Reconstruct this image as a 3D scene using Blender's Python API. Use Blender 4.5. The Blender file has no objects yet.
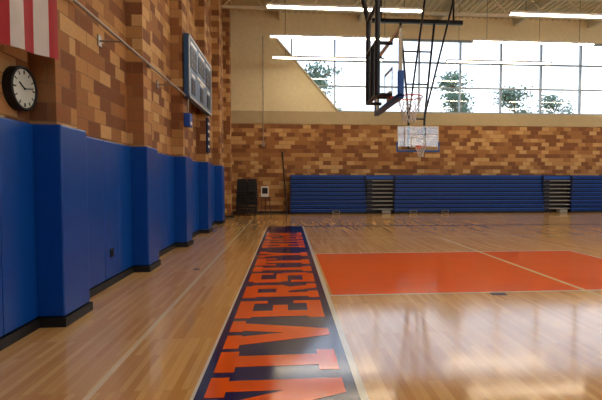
import bpy, bmesh, math, random
from mathutils import Vector, Matrix
random.seed(7)
scene=bpy.context.scene
scene.view_settings.view_transform='Standard'
scene.view_settings.look='None'
def srgb(r,g,b):
    def c(x):
        x/=255.
        return x/12.92 if x<=0.04045 else ((x+0.055)/1.055)**2.4
    return (c(r),c(g),c(b),1)
# ------------------------------------------------------------- materials
def newmat(name):
    m=bpy.data.materials.new(name); m.use_nodes=True
    return m,m.node_tree.nodes,m.node_tree.links,m.node_tree.nodes['Principled BSDF']
def mat(name,col,rough=0.5,metal=0,noise=0.06,nscale=6,coat=0,spec=0.5,bump=0):
    m,n,l,b=newmat(name)
    b.inputs['Roughness'].default_value=rough; b.inputs['Metallic'].default_value=metal
    b.inputs['Coat Weight'].default_value=coat; b.inputs['Coat Roughness'].default_value=0.08
    b.inputs['Specular IOR Level'].default_value=spec
    g=n.new('ShaderNodeNewGeometry'); t=n.new('ShaderNodeTexNoise'); t.inputs['Scale'].default_value=nscale
    t.inputs['Detail'].default_value=4
    l.new(g.outputs['Position'],t.inputs['Vector'])
    h=n.new('ShaderNodeMapRange'); h.inputs[3].default_value=1-noise*2; h.inputs[4].default_value=1+noise*2
    l.new(t.outputs['Fac'],h.inputs[0])
    mx=n.new('ShaderNodeMix'); mx.data_type='RGBA'; mx.blend_type='MULTIPLY'; mx.inputs[0].default_value=1
    mx.inputs[6].default_value=col
    cc=n.new('ShaderNodeCombineColor')
    for i in range(3): l.new(h.outputs[0],cc.inputs[i])
    l.new(cc.outputs[0],mx.inputs[7]); l.new(mx.outputs[2],b.inputs['Base Color'])
    if bump:
        bp=n.new('ShaderNodeBump'); bp.inputs['Strength'].default_value=bump; bp.inputs['Distance'].default_value=0.01
        l.new(t.outputs['Fac'],bp.inputs['Height']); l.new(bp.outputs[0],b.inputs['Normal'])
    return m
def emis(name,col,s):
    m,n,l,b=newmat(name); b.inputs['Base Color'].default_value=col
    b.inputs['Emission Color'].default_value=col; b.inputs['Emission Strength'].default_value=s
    return m
def brickmat():
    m,n,l,b=newmat('block_masonry')
    g=n.new('ShaderNodeNewGeometry'); s=n.new('ShaderNodeSeparateXYZ'); l.new(g.outputs['Position'],s.inputs[0])
    a=n.new('ShaderNodeMath'); a.operation='ADD'; l.new(s.outputs[0],a.inputs[0]); l.new(s.outputs[1],a.inputs[1])
    c=n.new('ShaderNodeCombineXYZ'); l.new(a.outputs[0],c.inputs[0]); l.new(s.outputs[2],c.inputs[1])
    br=n.new('ShaderNodeTexBrick'); l.new(c.outputs[0],br.inputs['Vector'])
    br.inputs['Color1'].default_value=(0,0,0,1); br.inputs['Color2'].default_value=(1,1,1,1)
    br.inputs['Mortar'].default_value=(.5,.5,.5,1); br.inputs['Scale'].default_value=1
    br.inputs['Brick Width'].default_value=0.4; br.inputs['Row Height'].default_value=0.2
    br.inputs['Mortar Size'].default_value=0.006; br.inputs['Mortar Smooth'].default_value=0.1
    r=n.new('ShaderNodeValToRGB'); r.color_ramp.interpolation='CONSTANT'
    e=r.color_ramp.elements
    e[0].position=0; e[0].color=srgb(132,84,48)
    e[1].position=.28; e[1].color=srgb(164,112,64)
    for p,cl in ((.5,srgb(188,140,84)),(.74,srgb(206,164,108)),(.9,srgb(150,98,56))):
        x=e.new(p); x.color=cl
    l.new(br.outputs['Color'],r.inputs[0])
    t=n.new('ShaderNodeTexNoise'); t.inputs['Scale'].default_value=30; l.new(g.outputs['Position'],t.inputs['Vector'])
    h=n.new('ShaderNodeMapRange'); h.inputs[3].default_value=.82; h.inputs[4].default_value=1.16; l.new(t.outputs['Fac'],h.inputs[0])
    cc=n.new('ShaderNodeCombineColor')
    for i in range(3): l.new(h.outputs[0],cc.inputs[i])
    mx=n.new('ShaderNodeMix'); mx.data_type='RGBA'; mx.blend_type='MULTIPLY'; mx.inputs[0].default_value=1
    l.new(r.outputs[0],mx.inputs[6]); l.new(cc.outputs[0],mx.inputs[7])
    m2=n.new('ShaderNodeMix'); m2.data_type='RGBA'; l.new(br.outputs['Fac'],m2.inputs[0]); l.new(mx.outputs[2],m2.inputs[6])
    m2.inputs[7].default_value=srgb(138,106,70); l.new(m2.outputs[2],b.inputs['Base Color'])
    b.inputs['Roughness'].default_value=.85
    iv=n.new('ShaderNodeMath'); iv.operation='SUBTRACT'; iv.inputs[0].default_value=1; l.new(br.outputs['Fac'],iv.inputs[1])
    bp=n.new('ShaderNodeBump'); bp.inputs['Strength'].default_value=.5; bp.inputs['Distance'].default_value=.01
    l.new(iv.outputs[0],bp.inputs['Height']); l.new(bp.outputs[0],b.inputs['Normal'])
    return m
def floormat():
    m,n,l,b=newmat('maple_floor')
    g=n.new('ShaderNodeNewGeometry'); s=n.new('ShaderNodeSeparateXYZ'); l.new(g.outputs['Position'],s.inputs[0])
    c=n.new('ShaderNodeCombineXYZ'); l.new(s.outputs[1],c.inputs[0]); l.new(s.outputs[0],c.inputs[1])
    br=n.new('ShaderNodeTexBrick'); l.new(c.outputs[0],br.inputs['Vector'])
    br.offset=0.37; br.offset_frequency=3
    br.inputs['Color1'].default_value=(0,0,0,1); br.inputs['Color2'].default_value=(1,1,1,1)
    br.inputs['Mortar'].default_value=(.3,.3,.3,1); br.inputs['Scale'].default_value=1
    br.inputs['Brick Width'].default_value=1.1; br.inputs['Row Height'].default_value=0.057
    br.inputs['Mortar Size'].default_value=0.001; br.inputs['Mortar Smooth'].default_value=0.3
    r=n.new('ShaderNodeValToRGB'); e=r.color_ramp.elements
    e[0].color=srgb(214,158,90); e[1].color=srgb(238,190,122)
    l.new(br.outputs['Color'],r.inputs[0])
    mp=n.new('ShaderNodeMapping'); mp.inputs['Scale'].default_value=(40,1.5,1); l.new(g.outputs['Position'],mp.inputs[0])
    t=n.new('ShaderNodeTexNoise'); t.inputs['Scale'].default_value=1.5; t.inputs['Detail'].default_value=5; l.new(mp.outputs[0],t.inputs['Vector'])
    h=n.new('ShaderNodeMapRange'); h.inputs[3].default_value=.92; h.inputs[4].default_value=1.06; l.new(t.outputs['Fac'],h.inputs[0])
    cc=n.new('ShaderNodeCombineColor')
    for i in range(3): l.new(h.outputs[0],cc.inputs[i])
    mx=n.new('ShaderNodeMix'); mx.data_type='RGBA'; mx.blend_type='MULTIPLY'; mx.inputs[0].default_value=1
    l.new(r.outputs[0],mx.inputs[6]); l.new(cc.outputs[0],mx.inputs[7])
    m2=n.new('ShaderNodeMix'); m2.data_type='RGBA'; l.new(br.outputs['Fac'],m2.inputs[0]); l.new(mx.outputs[2],m2.inputs[6])
    m2.inputs[7].default_value=srgb(184,132,76); l.new(m2.outputs[2],b.inputs['Base Color'])
    gloss(n,l,b,g)
    return m
def gloss(n,l,b,g):
    b.inputs['Specular IOR Level'].default_value=.62
    t=n.new('ShaderNodeTexNoise'); t.inputs['Scale'].default_value=.6; t.inputs['Detail'].default_value=2
    l.new(g.outputs['Position'],t.inputs['Vector'])
    h=n.new('ShaderNodeMapRange'); h.inputs[3].default_value=.07; h.inputs[4].default_value=.15; l.new(t.outputs['Fac'],h.inputs[0])
    l.new(h.outputs[0],b.inputs['Roughness'])
def paint(name,col):
    m=mat(name,col,noise=.04,nscale=3); n=m.node_tree.nodes; l=m.node_tree.links
    gloss(n,l,n['Principled BSDF'],[x for x in n if x.type=='NEW_GEOMETRY'][0]); return m
def glassmat(name,tint=(1,1,1,1),f=.08):
    m,n,l,b=newmat(name)
    tr=n.new('ShaderNodeBsdfTransparent'); tr.inputs[0].default_value=tint
    gl=n.new('ShaderNodeBsdfGlossy'); gl.inputs['Roughness'].default_value=.02
    mx=n.new('ShaderNodeMixShader'); mx.inputs[0].default_value=f
    l.new(tr.outputs[0],mx.inputs[1]); l.new(gl.outputs[0],mx.inputs[2])
    l.new(mx.outputs[0],n['Material Output'].inputs[0]); return m
BR=brickmat(); FL=floormat()
CREAM=mat('cream_plaster',srgb(230,216,176),.8); CONC=mat('concrete_band',srgb(186,168,130),.8,nscale=3)
BLUE=mat('blue_vinyl',srgb(4,74,162),.32,noise=.05,spec=.45); BLUEB=mat('blue_bench',srgb(12,76,172),.35)
BLUED=mat('blue_dark',srgb(5,16,48),.5)
BLACK=mat('black_rubber',srgb(20,19,20),.55); BLKM=mat('black_steel',srgb(24,24,28),.35,spec=.4)
NAVY=paint('navy_paint',srgb(10,20,92)); ORANGE=paint('orange_paint',srgb(252,96,14)); WHITEP=paint('white_line',srgb(236,230,212))
TANP=paint('tan_line',srgb(244,220,168))
STEEL=mat('white_steel',srgb(214,204,176),.5); DECK=mat('roof_deck',srgb(206,194,160),.7)
ALU=mat('window_frame',srgb(150,158,160),.4,.3); WHITE=mat('white_plastic',srgb(232,232,226),.4); FACE=mat('clock_face',srgb(206,216,204),.4)
RIM=mat('rim_orange',srgb(215,80,40),.4); NET=mat('net_cord',srgb(225,222,215),.8)
GREY=mat('grey_step',srgb(150,150,145),.6); GALV=mat('galvanised',srgb(160,150,135),.4,.5)
RED=mat('flag_red',srgb(160,12,26),.75); FWH=mat('flag_white',srgb(200,194,188),.75); FBL=mat('flag_blue',srgb(30,40,90),.75)
GLASS=glassmat('window_glass'); BGLASS=glassmat('backboard_glass',(.86,.9,.92,1),.12)
TUBE=emis('fluorescent_tube',(1,.88,.68,1),18)
LEAF=mat('tree_leaf',srgb(84,116,92),.8,noise=.3,nscale=4); BARK=mat('tree_bark',srgb(110,96,80),.9)
GRASS=mat('outside_ground',srgb(140,146,120),.9)
# ------------------------------------------------------------- mesh builder
class MB:
    def __init__(s): s.v=[];s.f=[];s.mi=[];s.m=[]; s.sm=[]
    def idx(s,m):
        if m not in s.m: s.m.append(m)
        return s.m.index(m)
    def add(s,vs,fs,m,sm=False):
        o=len(s.v); s.v+= [tuple(x) for x in vs]; i=s.idx(m)
        for f in fs: s.f.append([o+k for k in f]); s.mi.append(i); s.sm.append(sm)
    def box(s,x0,x1,y0,y1,z0,z1,m,M=None):
        vs=[(x,y,z) for z in(z0,z1) for y in(y0,y1) for x in(x0,x1)]
        if M: vs=[M@Vector(v) for v in vs]
        s.add(vs,[(0,2,3,1),(4,5,7,6),(0,1,5,4),(2,6,7,3),(0,4,6,2),(1,3,7,5)],m)
    def bbox(s,x0,x1,y0,y1,z0,z1,m,b=.015,M=None):
        bm=bmesh.new(); bmesh.ops.create_cube(bm,size=1)
        for v in bm.verts: v.co=Vector(((x0+x1)/2+v.co.x*(x1-x0),(y0+y1)/2+v.co.y*(y1-y0),(z0+z1)/2+v.co.z*(z1-z0)))
        bmesh.ops.bevel(bm,geom=bm.edges[:],offset=b,segments=2,affect='EDGES',profile=.6)
        bm.verts.index_update()
        vs=[(M@v.co if M else v.co.copy()) for v in bm.verts]; s.add(vs,[[v.index for v in f.verts] for f in bm.faces],m); bm.free()
    def cyl(s,p0,p1,r,m,n=12,r2=None):
        p0=Vector(p0);p1=Vector(p1);d=(p1-p0).normalized(); r2=r if r2 is None else r2
        a=d.orthogonal().normalized(); b=d.cross(a)
        vs=[];
        for k in range(n):
            t=2*math.pi*k/n; o=a*math.cos(t)+b*math.sin(t); vs.append(p0+o*r); vs.append(p1+o*r2)
        fs=[(2*k,2*((k+1)%n),2*((k+1)%n)+1,2*k+1) for k in range(n)]
        s.add(vs,fs,m,True)
        s.add([vs[2*k] for k in range(n)],[list(range(n))[::-1]],m); s.add([vs[2*k+1] for k in range(n)],[list(range(n))],m)
    def path(s,pts,r,m,n=12):
        for a,b in zip(pts,pts[1:]): s.cyl(a,b,r,m,n)
        for p in pts[1:-1]: s.ball(p,r,m)
    def ball(s,c,r,m,sc=(1,1,1),sub=2):
        bm=bmesh.new(); bmesh.ops.create_icosphere(bm,subdivisions=sub,radius=r)
        vs=[Vector(c)+Vector((v.co.x*sc[0],v.co.y*sc[1],v.co.z*sc[2])) for v in bm.verts]
        s.add(vs,[[v.index for v in f.verts] for f in bm.faces],m,True); bm.free()
    def torus(s,c,R,r,m,ax='z',n=36,k=10):
        vs=[];fs=[]
        for i in range(n):
            t=2*math.pi*i/n
            for j in range(k):
                u=2*math.pi*j/k; a=(R+r*math.cos(u))*math.cos(t); b=(R+r*math.cos(u))*math.sin(t); h=r*math.sin(u)
                p={'z':(a,b,h),'x':(h,a,b),'y':(a,h,b)}[ax]; vs.append(Vector(c)+Vector(p))
        for i in range(n):
            for j in range(k): fs.append((i*k+j,((i+1)%n)*k+j,((i+1)%n)*k+(j+1)%k,i*k+(j+1)%k))
        s.add(vs,fs,m,True)
    def done(s,name,parent=None):
        me=bpy.data.meshes.new(name); me.from_pydata(s.v,[],s.f)
        for m in s.m: me.materials.append(m)
        for p,i,q in zip(me.polygons,s.mi,s.sm): p.material_index=i; p.use_smooth=q
        me.update(); bm=bmesh.new(); bm.from_mesh(me); bmesh.ops.recalc_face_normals(bm,faces=bm.faces[:]); bm.to_mesh(me); bm.free()
        o=bpy.data.objects.new(name,me); scene.collection.objects.link(o)
        if parent: o.parent=parent
        return o
XL=-2.72; XR=27.; YB=22.; YF=-6.; ZC=9.9
# ------------------------------------------------------------- shell
m=MB(); m.box(XL-.3,XR+.3,YF-.3,YB+.3,-.2,0,FL); m.done('floor')
m=MB(); m.box(XL-.3,XR+.3,YF-.3,YB+.3,ZC,ZC+.2,DECK)
x=XL+.1
while x<XR:
    m.box(x,x+.12,YF,YB,ZC-.06,ZC,DECK); x+=.3
m.done('ceiling')
cols=[-.85+2.893*k for k in range(8)]
CW=.46
m=MB(); m.box(XL-.3,XL,YF-.3,YB+.3,0,ZC,BR)
for c in cols: m.box(XL,XL+.27,c,c+CW,0,ZC,BR)
m.done('wall_left')
SILL=5.05; WT=8.75; WX0=-.6
m=MB()
m.box(XL,XR,YB,YB+.3,0,4.43,BR)
m.box(XL,XR,YB-.03,YB+.3,4.43,SILL,CONC)
m.box(XL,XR,YB,YB+.3,WT,ZC,CREAM)
m.box(XL,WX0,YB,YB+.3,SILL,WT,CREAM)
m.add([(WX0,YB,SILL),(2.5,YB,SILL),(WX0,YB,WT),(WX0,YB+.3,SILL),(2.5,YB+.3,SILL),(WX0,YB+.3,WT)],[(0,1,2),(3,5,4),(1,4,5,2),(0,3,4,1),(0,2,5,3)],CREAM)
m.done('wall_back')
m=MB(); 
m.box(XR,XR+.3,YF-.3,YB+.3,0,SILL,BR); m.box(XR,XR+.3,YF-.3,YB+.3,WT,ZC,CREAM)
for y in (YF-.3,4,14,YB): m.box(XR,XR+.3,y,y+.3,SILL,WT,BR)
m.done('wall_right')
m=MB(); m.box(XL,XR,YF-.3,YF,0,SILL,BR); m.box(XL,XR,YF-.3,YF,WT,ZC,CREAM); m.box(XL,0,YF-.3,YF,SILL,WT,BR); m.done('wall_front')
def window(name,a0,a1,ax,c,step,start,zs):
    m=MB()
    def bx(p0,p1,z0,z1,mt,t0,t1):
        if ax=='x': m.box(p0,p1,c+t0,c+t1,z0,z1,mt)
        else: m.box(c+t0,c+t1,p0,p1,z0,z1,mt)
    bx(a0,a1,SILL,WT,GLASS,.14,.15)
    p=start
    while p<a1: bx(p-.035,p+.035,SILL,WT,ALU,.05,.2); p+=step
    for z in zs: bx(a0,a1,z-.03,z+.03,ALU,.06,.19)
    bx(a0,a1,SILL,SILL+.07,ALU,.04,.2); bx(a0,a1,WT-.08,WT,ALU,.04,.2)
    return m.done(name)
window('window_1',WX0,XR,'x',YB,2.15,.25,(6.35,7.6))
window('window_2',YF,YB,'y',XR,2.15,YF+1,(6.35,7.6))
window('window_3',0,XR,'x',YF-.25,2.15,1,(6.35,7.6))
m=MB(); m.cyl((WX0-.1,YB-.06,WT+.05),(2.55,YB-.06,SILL+.02),.06,STEEL); m.done('trim_1')
# ------------------------------------------------------------- baseboard + pads
m=MB(); T=.075
m.box(XL,XL+T+.02,YF,YB,0,.1,BLACK)
for c in cols: m.box(XL,XL+.27+T+.02,c-T-.02,c+CW+T+.02,0,.1,BLACK)
m.done('baseboard_left')
m=MB(); m.box(XL,0.1,YB-.04,YB,0,.1,BLACK); m.done('baseboard_back')
PT=2.16
for k,c in enumerate(cols[:7]):
    m=MB(); m.bbox(XL+.02,XL+.27+T,c-T,c+CW+T,.11,PT,BLUE,.02); m.done('wall_pad')
    if k<6:
        a=c+CW+T; b=cols[k+1]-T; w=(b-a)/4; m=MB()
        for i in range(4): m.bbox(XL+.005,XL+T,a+i*w+.003,a+(i+1)*w-.003,.11,PT,BLUE,.02)
        m.done('wall_pad')
m=MB(); m.bbox(XL+T,XL+T+.015,6.78,6.90,.42,.55,BLACK,.004); m.cyl((XL+T+.014,6.84,.485),(XL+T+.025,6.84,.485),.03,BLKM); m.done('pad_outlet_plate')
# ------------------------------------------------------------- floor markings
def rect(m,x0,x1,y0,y1,z,mt): m.add([(x0,y0,z),(x1,y0,z),(x1,y1,z),(x0,y1,z)],[(0,1,2,3)],mt)
m=MB()
rect(m,.62,6.35,5.95,9.42,.0012,ORANGE)
rect(m,.585,6.40,5.90,5.95,.0016,WHITEP); rect(m,.585,6.40,9.42,9.47,.0016,WHITEP); rect(m,6.35,6.40,5.9,9.47,.0016,WHITEP)
rect(m,.52,.58,-.05,15.45,.0016,WHITEP); rect(m,-.695,-.67,-.05,15.45,.0016,WHITEP)
rect(m,.58,26,15.2,15.45,.0014,NAVY)
rect(m,4.22,4.29,0,11.9,.002,TANP)
rect(m,-1.46,-1.41,0,19,.0012,TANP)
rect(m,.6,26,12.1,12.15,.0012,TANP)
rect(m,2.8,3.02,5.76,5.88,.0018,NAVY)
m.done('court_lines')
L={
'U':([(.1,.15,.38,1),(.62,.15,.9,1),(.2,0,.8,.22),(.02,.86,.46,1),(.54,.86,.98,1),(.1,.08,.9,.2)],[]),
'H':([(.1,0,.37,1),(.63,0,.9,1),(.3,.4,.7,.6),(.02,.86,.45,1),(.55,.86,.98,1),(.02,0,.45,.14),(.55,0,.98,.14)],[]),
'N':([(.1,0,.33,1),(.68,0,.9,1),(.02,0,.42,.14),(.58,.86,.98,1),(.02,.86,.3,1)],[[(.1,1),(.4,1),(.9,0),(.6,0)]]),
'I':([(.25,0,.75,1),(.03,.84,.97,1),(.03,0,.97,.16)],[]),
'V':([(.0,.86,.44,1),(.56,.86,1,1)],[[(.06,1),(.36,1),(.62,0),(.38,0)],[(.94,1),(.64,1),(.38,0),(.62,0)]]),
'E':([(.1,0,.38,1),(.04,.82,.92,1),(.04,0,.92,.18),(.3,.41,.68,.59),(.76,.66,.92,1),(.76,0,.92,.34)],[]),
'R':([(.1,0,.38,1),(.04,.82,.84,1),(.3,.4,.84,.57),(.64,.46,.92,.92),(.02,0,.46,.14),(.7,0,1,.14)],[[(.45,.44),(.74,.44),(.96,0),(.68,0)]]),
'S':([(.14,.82,.86,1),(.14,.41,.86,.59),(.14,0,.86,.18),(.06,.5,.34,.92),(.66,.08,.94,.5),(.74,.64,.92,1),(.08,0,.26,.36)],[]),
'T':([(.04,.82,.96,1),(.35,0,.65,1),(.04,.62,.2,1),(.8,.62,.96,1),(.2,0,.8,.15)],[]),
'Y':([(.35,0,.65,.5),(.0,.86,.42,1),(.58,.86,1,1),(.2,0,.8,.14)],[[(.04,1),(.34,1),(.64,.42),(.36,.42)],[(.96,1),(.66,1),(.36,.42),(.64,.42)]]),
'G':([(.14,.82,.86,1),(.14,0,.86,.18),(.06,.08,.34,.92),(.66,.08,.94,.5),(.5,.36,.94,.52),(.74,.64,.92,1)],[]),
}
m=MB(); rect(m,-.67,.52,-.05,15.45,.001,NAVY); 
txt="UNIVERSITY HIGH"; adv=.88; yc=1.79; ltop=-.60; lh=1.03; e=0
for ch in txt:
    if ch==' ': yc+=adv*.55; continue
    a_=adv*(.6 if ch=='I' else 1); w=a_-.06
    rs,ps=L[ch]; ps=ps+[[(a,b),(c,b),(c,d),(a,d)] for a,b,c,d in rs]
    for p in ps:
        e+=1
        m.add([(ltop+lh*(1-q[1]),yc+w*q[0],.003+e*.000002) for q in p],[list(range(4))],ORANGE)
    yc+=a_
m.done('floor_lettering_banner')
m=MB(); m.cyl((-1.6,7.9,0),(-1.6,7.9,.004),.06,GALV,20); m.torus((-1.6,7.9,.004),.05,.004,BLKM); m.done('floor_cover_plate')
# ------------------------------------------------------------- clock
cy,cz=4.70,2.49; xf=XL+.08
m=MB(); m.cyl((XL,cy,cz),(xf,cy,cz),.22,BLACK,48); m.torus((xf,cy,cz),.208,.018,BLACK,'x',48); m.cyl((xf,cy,cz),(xf+.003,cy,cz),.2,FACE,48)
for k in range(12):
    a=k*math.pi/6; r0=.145; r1=.18
    m.cyl((xf+.005,cy+math.sin(a)*r0,cz+math.cos(a)*r0),(xf+.005,cy+math.sin(a)*r1,cz+math.cos(a)*r1),.008 if k%3==0 else .005,BLACK,6)
for a,r,t in ((math.radians(-60),.1,.007),(math.radians(80),.15,.005)):
    m.cyl((xf+.008,cy,cz),(xf+.008,cy+math.sin(a)*r,cz+math.cos(a)*r),t,BLACK,6)
m.ball((xf+.008,cy,cz),.012,BLACK); m.done('wall_clock')
# ------------------------------------------------------------- flag
m=MB(); fy0,fy1,fz0,fz1=2.2,4.84,2.5,6.9; NY=13*6; NZ=30; fX=XL+.35
def fp(i,j):
    y=fy0+(fy1-fy0)*i/NY; t=j/NZ; z=fz0+(fz1-fz0)*t+(1-t)*(.12*(y-fy0))
    x=fX+ .018*math.sin(y*11+t*1.5)*(1.2-t)
    return (x,y,z)
vs=[fp(i,j) for i in range(NY+1) for j in range(NZ+1)]
for i in range(NY):
    st=i//6
    for j in range(NZ):
        canton=(j>NZ*.6 and st<7)
        mt=FBL if canton else (RED if st%2==0 else FWH)
        k=i*(NZ+1)+j
        m.add([vs[k],vs[k+NZ+1],vs[k+NZ+2],vs[k+1]],[(0,1,2,3)],mt,True)
for a in range(6):
    for b in range(8):
        c=fp(int((a+.6)*7*6/6.3),int(NZ*.62+b*1.35)); 
        pts=[]
        for q in range(10):
            r=.06 if q%2==0 else .025; pts.append((c[0]+.012,c[1]+r*math.sin(q*math.pi/5),c[2]+r*math.cos(q*math.pi/5)))
        m.add(pts,[list(range(10))],FWH)
m.cyl((fX,fy0-.1,fz1),(fX,fy1+.1,fz1),.02,GALV)
for y in (fy0+.3,fy1-.1): m.cyl((XL,y,fz1),(fX,y,fz1),.012,GALV)
m.done('hanging_flag')
# ------------------------------------------------------------- pipe + brackets
px=XL+.33; 
m=MB(); m.cyl((px,4.95,3.6),(px,10.7,3.6),.022,GALV); m.ball((px,4.95,3.6),.03,GALV)
for y in (5.1,6.72,9.6): m.cyl((XL+.0,y,3.6),(px,y,3.6),.014,GALV); m.bbox(XL,XL+.02,y-.06,y+.06,3.52,3.68,GALV,.004)
for c in cols[2:5]: m.box(XL+.27,px+.01,c+.18,c+.26,3.57,3.63,GALV)
m.done('wall_conduit_pipe')
# ------------------------------------------------------------- scoreboard
m=MB(); sy0,sy1,sz0,sz1=10.7,13.75,3.56,5.05; sx=XL+.30; SF=mat('scoreboard_face',srgb(44,84,128),.35); SD=mat('scoreboard_trim',srgb(170,180,184),.4)
m.bbox(sx,sx+.12,sy0,sy1,sz0,sz1,SF,.015); fx=sx+.12
m.box(fx,fx+.02,sy0,sy1,sz1-.06,sz1,SD); m.box(fx,fx+.02,sy0,sy1,sz0,sz0+.06,SD); m.box(fx,fx+.02,sy0,sy0+.06,sz0,sz1,SD); m.box(fx,fx+.02,sy1-.06,sy1,sz0,sz1,SD)
DIG=mat('scoreboard_digits',srgb(70,40,30),.4)
for a,b,c,d in ((.2,.95,.75,1.25),(2.2,2.95,.75,1.25),(1.15,2.0,.85,1.25),(.3,.7,.15,.5),(1.4,1.75,.15,.5),(2.4,2.8,.15,.5)):
    m.box(fx,fx+.012,sy0+a,sy0+b,sz0+c,sz0+d,BLACK)
    n=2 if b-a<.5 else 3
    for q in range(n):
        w=(b-a)/n; yy=sy0+a+q*w+w*.2; zz=sz0+c+.06; hh=(d-c)-.12
        for (u0,u1,v0,v1) in ((0,.6,0,.1),(0,.6,.45,.55),(0,.6,.9,1),(0,.12,0,.5),(.48,.6,.5,1)): m.box(fx+.012,fx+.016,yy+u0*w,yy+u1*w,zz+v0*hh,zz+v1*hh,DIG)
for a,b,c in ((.25,.9,1.31),(2.25,2.9,1.31),(1.2,1.95,1.31),(.3,.7,.56),(1.35,1.8,.56),(2.4,2.8,.56),(1.0,2.1,.65)): m.box(fx,fx+.01,sy0+a,sy0+b,sz0+c,sz0+c+.07,WHITE)
for y in (10.8,11.05,13.65): m.box(XL+.291,sx+.02,y,y+.06,sz0+.3,sz1-.3,BLKM)
m.done('scoreboard')
m=MB(); m.bbox(XL+.27,XL+.42,10.78,11.05,2.88,3.2,BLUEB,.02); m.box(XL+.42,XL+.425,10.82,11.01,2.93,3.0,WHITE); m.cyl((XL+.345,10.92,3.2),(XL+.345,10.92,3.56),.015,GALV); m.done('wall_alarm_box')
PEN=mat('pennant_navy',srgb(26,34,70),.8)
m=MB(); m.bbox(XL+.27,XL+.33,13.65,14.0,2.45,3.5,PEN,.01)
for q in range(4): m.box(XL+.33,XL+.335,13.7,13.95,2.6+q*.23,2.68+q*.23,WHITE)
m.done('wall_record_banner')
# ------------------------------------------------------------- ceiling structure
for y in (-1.2,3.9,9.0,14.1,19.2):
    m=MB(); z0,z1=8.95,ZC-.12
    for z in (z0,z1): m.box(XL,XR,y-.08,y+.08,z-.05,z+.05,STEEL)
    x=XL; up=True
    while x<XR-1:
        a=(x,y,z0 if up else z1); b=(x+.9,y,z1 if up else z0); m.cyl(a,b,.03,STEEL,8); up=not up; x+=.9
    m.done('roof_truss')
m=MB()
for x in (-.3,3.6,7.6,11.6,15.6,19.6,23.6): m.box(x-.06,x+.06,YF,YB,ZC-.42,ZC-.1,STEEL)
m.done('roof_purlins')
for y in (20.2,17.3,14.4,11.5,8.6,5.7,2.8,-.1,-3):
    for x in (-.65,7.4,15.4):
        if y<0 and x<0: continue
        m=MB(); x1=x+5.1; z=7.17
        m.bbox(x,x1,y-.09,y+.09,z,z+.07,WHITE,.01); m.cyl((x+.05,y-.045,z-.02),(x1-.05,y-.045,z-.02),.02,TUBE,8); m.cyl((x+.05,y+.045,z-.02),(x1-.05,y+.045,z-.02),.02,TUBE,8)
        for q in (x,x1-.03): m.box(q,q+.03,y-.09,y+.09,z-.05,z,WHITE)
        for q in (x+.6,x1-.6): m.cyl((q,y,z+.07),(q,y,ZC-.065),.008,BLKM,6)
        m.done('strip_light')
# ------------------------------------------------------------- basketball hoops
def hoop(name,M,extra):
    m=MB()
    bz0,bz1=2.9,3.97; w=.915
    m.box(-.012,0.0,-w,w,bz0,bz1,BGLASS)
    for y in (-w,w-.04): m.box(-.04,.01,y,y+.04,bz0,bz1,STEEL)
    for z in (bz0,bz1-.04): m.box(-.04,.01,-w,w,z,z+.04,STEEL)
    for y in (-.305,.255): m.box(.001,.004,y,y+.05,bz0+.15,bz0+.60,WHITE)
    for z in (bz0+.15,bz0+.55): m.box(.001,.004,-.305,.305,z,z+.05,WHITE)
    m.bbox(-.06,.035,-w-.03,w+.03,bz0-.05,bz0+.03,BLUE,.015)
    for y in (-w-.03,w-.03): m.bbox(-.06,.035,y,y+.06,bz0-.04,bz0+.38,BLUE,.015)
    rc=.15+.23
    m.torus((rc,0,3.05),.23,.011,RIM); m.box(0,.16,-.1,.1,3.02,3.045,RIM); m.box(0,.015,-.12,.12,2.95,3.13,RIM)
    m.cyl((.01,-.1,2.97),(.25,-.18,3.04),.008,RIM); m.cyl((.01,.1,2.97),(.25,.18,3.04),.008,RIM)
    N=12; rr=[.225,.19,.155,.13,.115,.12]; 
    for j in range(5):
        for k in range(N):
            for s in (-.5,.5):
                a=2*math.pi*(k+.5*(j%2))/N; b=2*math.pi*(k+.5*(j%2)+s)/N
                m.cyl((rc+rr[j]*math.cos(a),rr[j]*math.sin(a),3.04-j*.085),(rc+rr[j+1]*math.cos(b),rr[j+1]*math.sin(b),3.04-(j+1)*.085),.0055,NET,5)
    extra(m)
    o=m.done(name); o.matrix_world=M; return o
def sup_main(m):
    r=.045
    for y in (-.42,.42):
        m.path([(-.55,y,ZC-.1),(-.5,y,5.4),(-.28,y,4.5),(-.28,y,2.98)],r,BLKM)
        m.cyl((-.28,y,3.85),(-.03,y,3.85),.03,BLKM); m.cyl((-.28,y,3.0),(-.03,y,3.0),.03,BLKM)
        m.cyl((-3.6,y,ZC-.3),(-.45,y,5.2),.035,BLKM)
    for z in (3.0,3.9,4.5): m.cyl((-.28,-.42,z),(-.28,.42,z),.035,BLKM)
    m.cyl((-.5,-.42,5.4),(-.5,.42,5.4),.035,BLKM)
    m.cyl((-.28,0,3.0),(-.28,0,3.9),.04,BLKM); m.cyl((-.28,0,3.06),(-.02,0,3.06),.05,BLKM)
    m.cyl((-3.6,-.6,ZC-.3),(-3.6,.6,ZC-.3),.04,BLKM)
    m.cyl((-.55,-.6,ZC-.2),(-.55,.6,ZC-.2),.04,BLKM)
hoop('basketball_hoop',Matrix.Translation((1.78,7.7,0)),sup_main)
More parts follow.
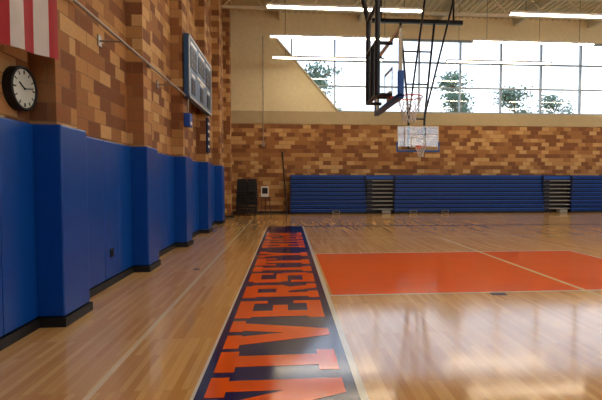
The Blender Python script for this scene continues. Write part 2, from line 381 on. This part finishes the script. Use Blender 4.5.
def sup_far(m):
    r=.05
    for s in (-1,1):
        m.path([(-.25,s*.35,2.98),(-.25,s*.35,4.3),(-.25,s*.75,8.45)],r,BLKM)
        m.cyl((-.25,s*.35,3.85),(-.03,s*.35,3.85),.03,BLKM)
        m.cyl((-.25,s*.35,4.4),(2.6,s*.55,8.45),.04,BLKM)
        m.cyl((-.25,s*1.6,8.5),(-.25,s*1.6,ZC-.1),.04,BLKM)
        m.cyl((2.6,s*1.6,8.5),(2.6,s*1.6,ZC-.1),.04,BLKM)
    m.box(-.33,-.17,-2,2,8.4,8.56,BLKM); m.box(2.52,2.68,-2,2,8.4,8.56,BLKM)
    for z in (3.0,4.3,5.8,7.2): 
        h=.35 if z<4.4 else .35+(z-4.3)/4.15*.4
        m.cyl((-.25,-h,z),(-.25,h,z),.035,BLKM)
    m.cyl((-.25,0,3.05),(-.02,0,3.05),.05,BLKM)
hoop('basketball_hoop',Matrix.Translation((5.65,18.7,0))@Matrix.Rotation(-math.pi/2,4,'Z'),sup_far)
# ------------------------------------------------------------- bleachers
m=MB(); bx0,bx1=.15,24.; fy=21.15; rows=9; rh=.2; z00=.09
aisles=[(3.85,5.25),(12.9,14.35),(20.5,21.9)]
segs=[];p=bx0
for a,b in aisles: segs.append((p,a)); p=b
segs.append((p,bx1))
for a,b in segs:
    for r in range(rows):
        z=z00+r*rh; yy=fy+r*.02
        m.box(a,b,yy+.14,yy+.18,z-.01,z+rh,BLUED); m.bbox(a,b,yy-.01,yy+.35,z+rh-.11,z+rh-.05,BLUEB,.012)
        m.box(a,b,yy+.03,yy+.06,z+.02,z+rh-.14,BLUEB)
    m.box(a,b,fy+.02,fy+.06,0,z00,BLACK)
    m.box(a+.01,a+.05,fy+.06,YB-.03,0,z00+rows*rh-.02,BLUED); m.box(b-.05,b-.01,fy+.06,YB-.03,0,z00+rows*rh-.02,BLUED)
m.box(bx0,bx1,fy+.15,YB-.03,z00+rows*rh-.03,z00+rows*rh,BLUEB)
for a,b in aisles:
    m.box(a,b,fy+.4,fy+.44,0,z00+rows*rh-.03,BLACK)
    m.box(a,b,fy+.15,fy+.2,z00+rows*rh-.2,z00+rows*rh,BLUEB)
    for r in range(rows-1):
        z=z00+r*rh+.1
        m.box(a+.04,b-.04,fy+.1,fy+.4,z,z+.05,GREY)
        m.box(a+.04,a+.3,fy+.07,fy+.1,z-.1,z+.04,BLUED)
    m.box((a+b)/2+.1,(a+b)/2+.5,fy+.0,fy+.3,0.02,.16,GREY)
m.done('closed_bleachers')
for x in (2.2,6.0,7.6,16.6):
    m=MB(); m.box(x,x+.35,fy-.04,fy-.005,.03,.16,GREY); m.box(x+.03,x+.32,fy-.045,fy-.04,.05,.14,BLKM); m.box(x,x+.35,fy-.04,fy-.01,0.0,.03,BLACK); m.done('bleacher_label_plate')
# ------------------------------------------------------------- chair cart & sign & pole
m=MB(); cx0,cx1,cyy=-2.33,-1.4,20.65
m.box(cx0,cx1,cyy-.35,cyy+.35,.12,.17,BLACK)
for x in (cx0+.1,cx1-.1):
    for y in (cyy-.28,cyy+.28): m.cyl((x-.02,y,.06),(x+.02,y,.06),.06,BLACK,14)
for q in range(2):
    ox=cx0+.03+q*.46
    for r in range(8):
        z=.22+r*.12+random.uniform(-.01,.01); dy=r*.012; dx=random.uniform(-.03,.03)
        m.bbox(ox+dx,ox+.42+dx,cyy-.25+dy,cyy+.18+dy,z,z+.08,BLACK,.015)
        m.bbox(ox+dx+.01,ox+.41+dx,cyy+.16+dy,cyy+.2+dy,z+.3,z+.64,BLACK,.015)
        for xx in (ox+dx,ox+.42+dx): 
            m.cyl((xx,cyy+.18+dy,z),(xx,cyy+.18+dy,z+.62),.014,BLKM,6); m.cyl((xx,cyy-.24+dy,z+.02),(xx,cyy-.27+dy,max(z-.4,.17)),.013,BLKM,6)
m.done('stacked_chair_cart')
m=MB(); sx0=-1.22
m.bbox(sx0,sx0+.36,20.9,20.93,.85,1.35,WHITE,.005); m.box(sx0+.05,sx0+.31,20.895,20.9,1.0,1.28,BLKM)
m.cyl((sx0+.05,20.93,.85),(sx0-.02,20.85,0),.014,BLKM); m.cyl((sx0+.33,20.93,.95),(sx0+.5,20.85,0),.018,BLKM); m.cyl((sx0+.19,20.94,1.2),(sx0+.19,21.3,0),.014,BLKM)
m.box(sx0-.03,sx0+.42,20.88,20.93,.82,.85,BLKM)
m.done('sign_easel')
m=MB(); m.cyl((.0,20.95,.01),(-.22,21.95,3.0),.035,BLKM,14); m.cyl((.0,20.95,0),(.0,20.95,.03),.06,BLACK); m.ball((-.22,21.95,3.0),.045,BLKM); m.done('leaning_net_pole')
m=MB(); m.cyl((-1.15,21.93,8.6),(-1.15,21.93,3.4),.018,GALV,8); m.bbox(-1.21,-1.09,21.88,21.99,3.3,3.5,GALV,.01); m.cyl((-1.15,21.97,8.6),(-1.15,21.9,8.6),.03,GALV); m.done('wall_cable_conduit')
# ------------------------------------------------------------- outside
m=MB(); m.box(-60,120,YB+.4,160,-.6,-.3,GRASS); m.done('outside_ground')
def tree(x,y,h,w,seed):
    random.seed(seed); m=MB(); m.cyl((x,y,-.3),(x,y,h*.8),.25,BARK,10,.08)
    for k in range(34):
        t=random.random(); z=h*(.38+.58*t); r=w*(1-.55*t)*random.random()**.5; a=random.uniform(0,6.28)
        c=Vector((x+r*math.cos(a),y+r*math.sin(a),z)); m.cyl((x,y,z-.8),c,.05,BARK,5)
        for q in range(80):
            d=Vector((random.gauss(0,.42),random.gauss(0,.42),random.gauss(0,.34))); p=c+d; s=random.uniform(.12,.22)
            u=Vector((random.gauss(0,1),random.gauss(0,1),random.gauss(0,1))).normalized(); v=u.orthogonal().normalized()
            m.add([p-u*s,p+v*s*.6,p+u*s,p-v*s*.6],[(0,1,2,3)],LEAF)
    m.done('outdoor_tree')
tree(15.6,40,12.2,2.2,1); tree(3.0,40,12.4,2.4,2); tree(21.3,40,10.4,2.0,3); tree(25.2,40,10.0,2.0,4); tree(17.3,44,10.8,2.0,5)
# ------------------------------------------------------------- world + light
w=bpy.data.worlds.new('sky'); scene.world=w; w.use_nodes=True; n=w.node_tree.nodes; l=w.node_tree.links
bg=n['Background']; tc=n.new('ShaderNodeTexCoord'); s=n.new('ShaderNodeSeparateXYZ'); l.new(tc.outputs['Generated'],s.inputs[0])
r=n.new('ShaderNodeValToRGB'); r.color_ramp.elements[0].position=0; r.color_ramp.elements[0].color=(.90,.95,1,1)
r.color_ramp.elements[1].position=.7; r.color_ramp.elements[1].color=(.5,.68,1,1); l.new(s.outputs[2],r.inputs[0]); l.new(r.outputs[0],bg.inputs[0])
bg.inputs[1].default_value=2.8
def portal(name,loc,rot,sx,sy):
    d=bpy.data.lights.new(name,'AREA'); d.shape='RECTANGLE'; d.size=sx; d.size_y=sy; d.cycles.is_portal=True
    o=bpy.data.objects.new(name,d); o.location=loc; o.rotation_euler=rot; scene.collection.objects.link(o)
hz=(SILL+WT)/2
portal('window_portal',((WX0+XR)/2,YB+.35,hz),(-math.pi/2,0,0),XR-WX0,WT-SILL)
portal('window_portal',(XR+.35,(YF+YB)/2,hz),(0,math.pi/2,0),WT-SILL,YB-YF)
portal('window_portal',(XR/2,YF-.4,hz),(math.pi/2,0,0),XR,WT-SILL)
# ------------------------------------------------------------- camera
cd=bpy.data.cameras.new('camera'); cam=bpy.data.objects.new('camera',cd); scene.collection.objects.link(cam); scene.camera=cam
cd.sensor_width=36; cd.lens=440/602*36; cd.shift_x=-20.6/602
yaw=math.radians(4.5); pitch=math.atan(18/440*math.cos(yaw))
cam.location=(0,0,1.55); cam.rotation_euler=(math.pi/2-pitch,0,-yaw); cd.clip_end=500
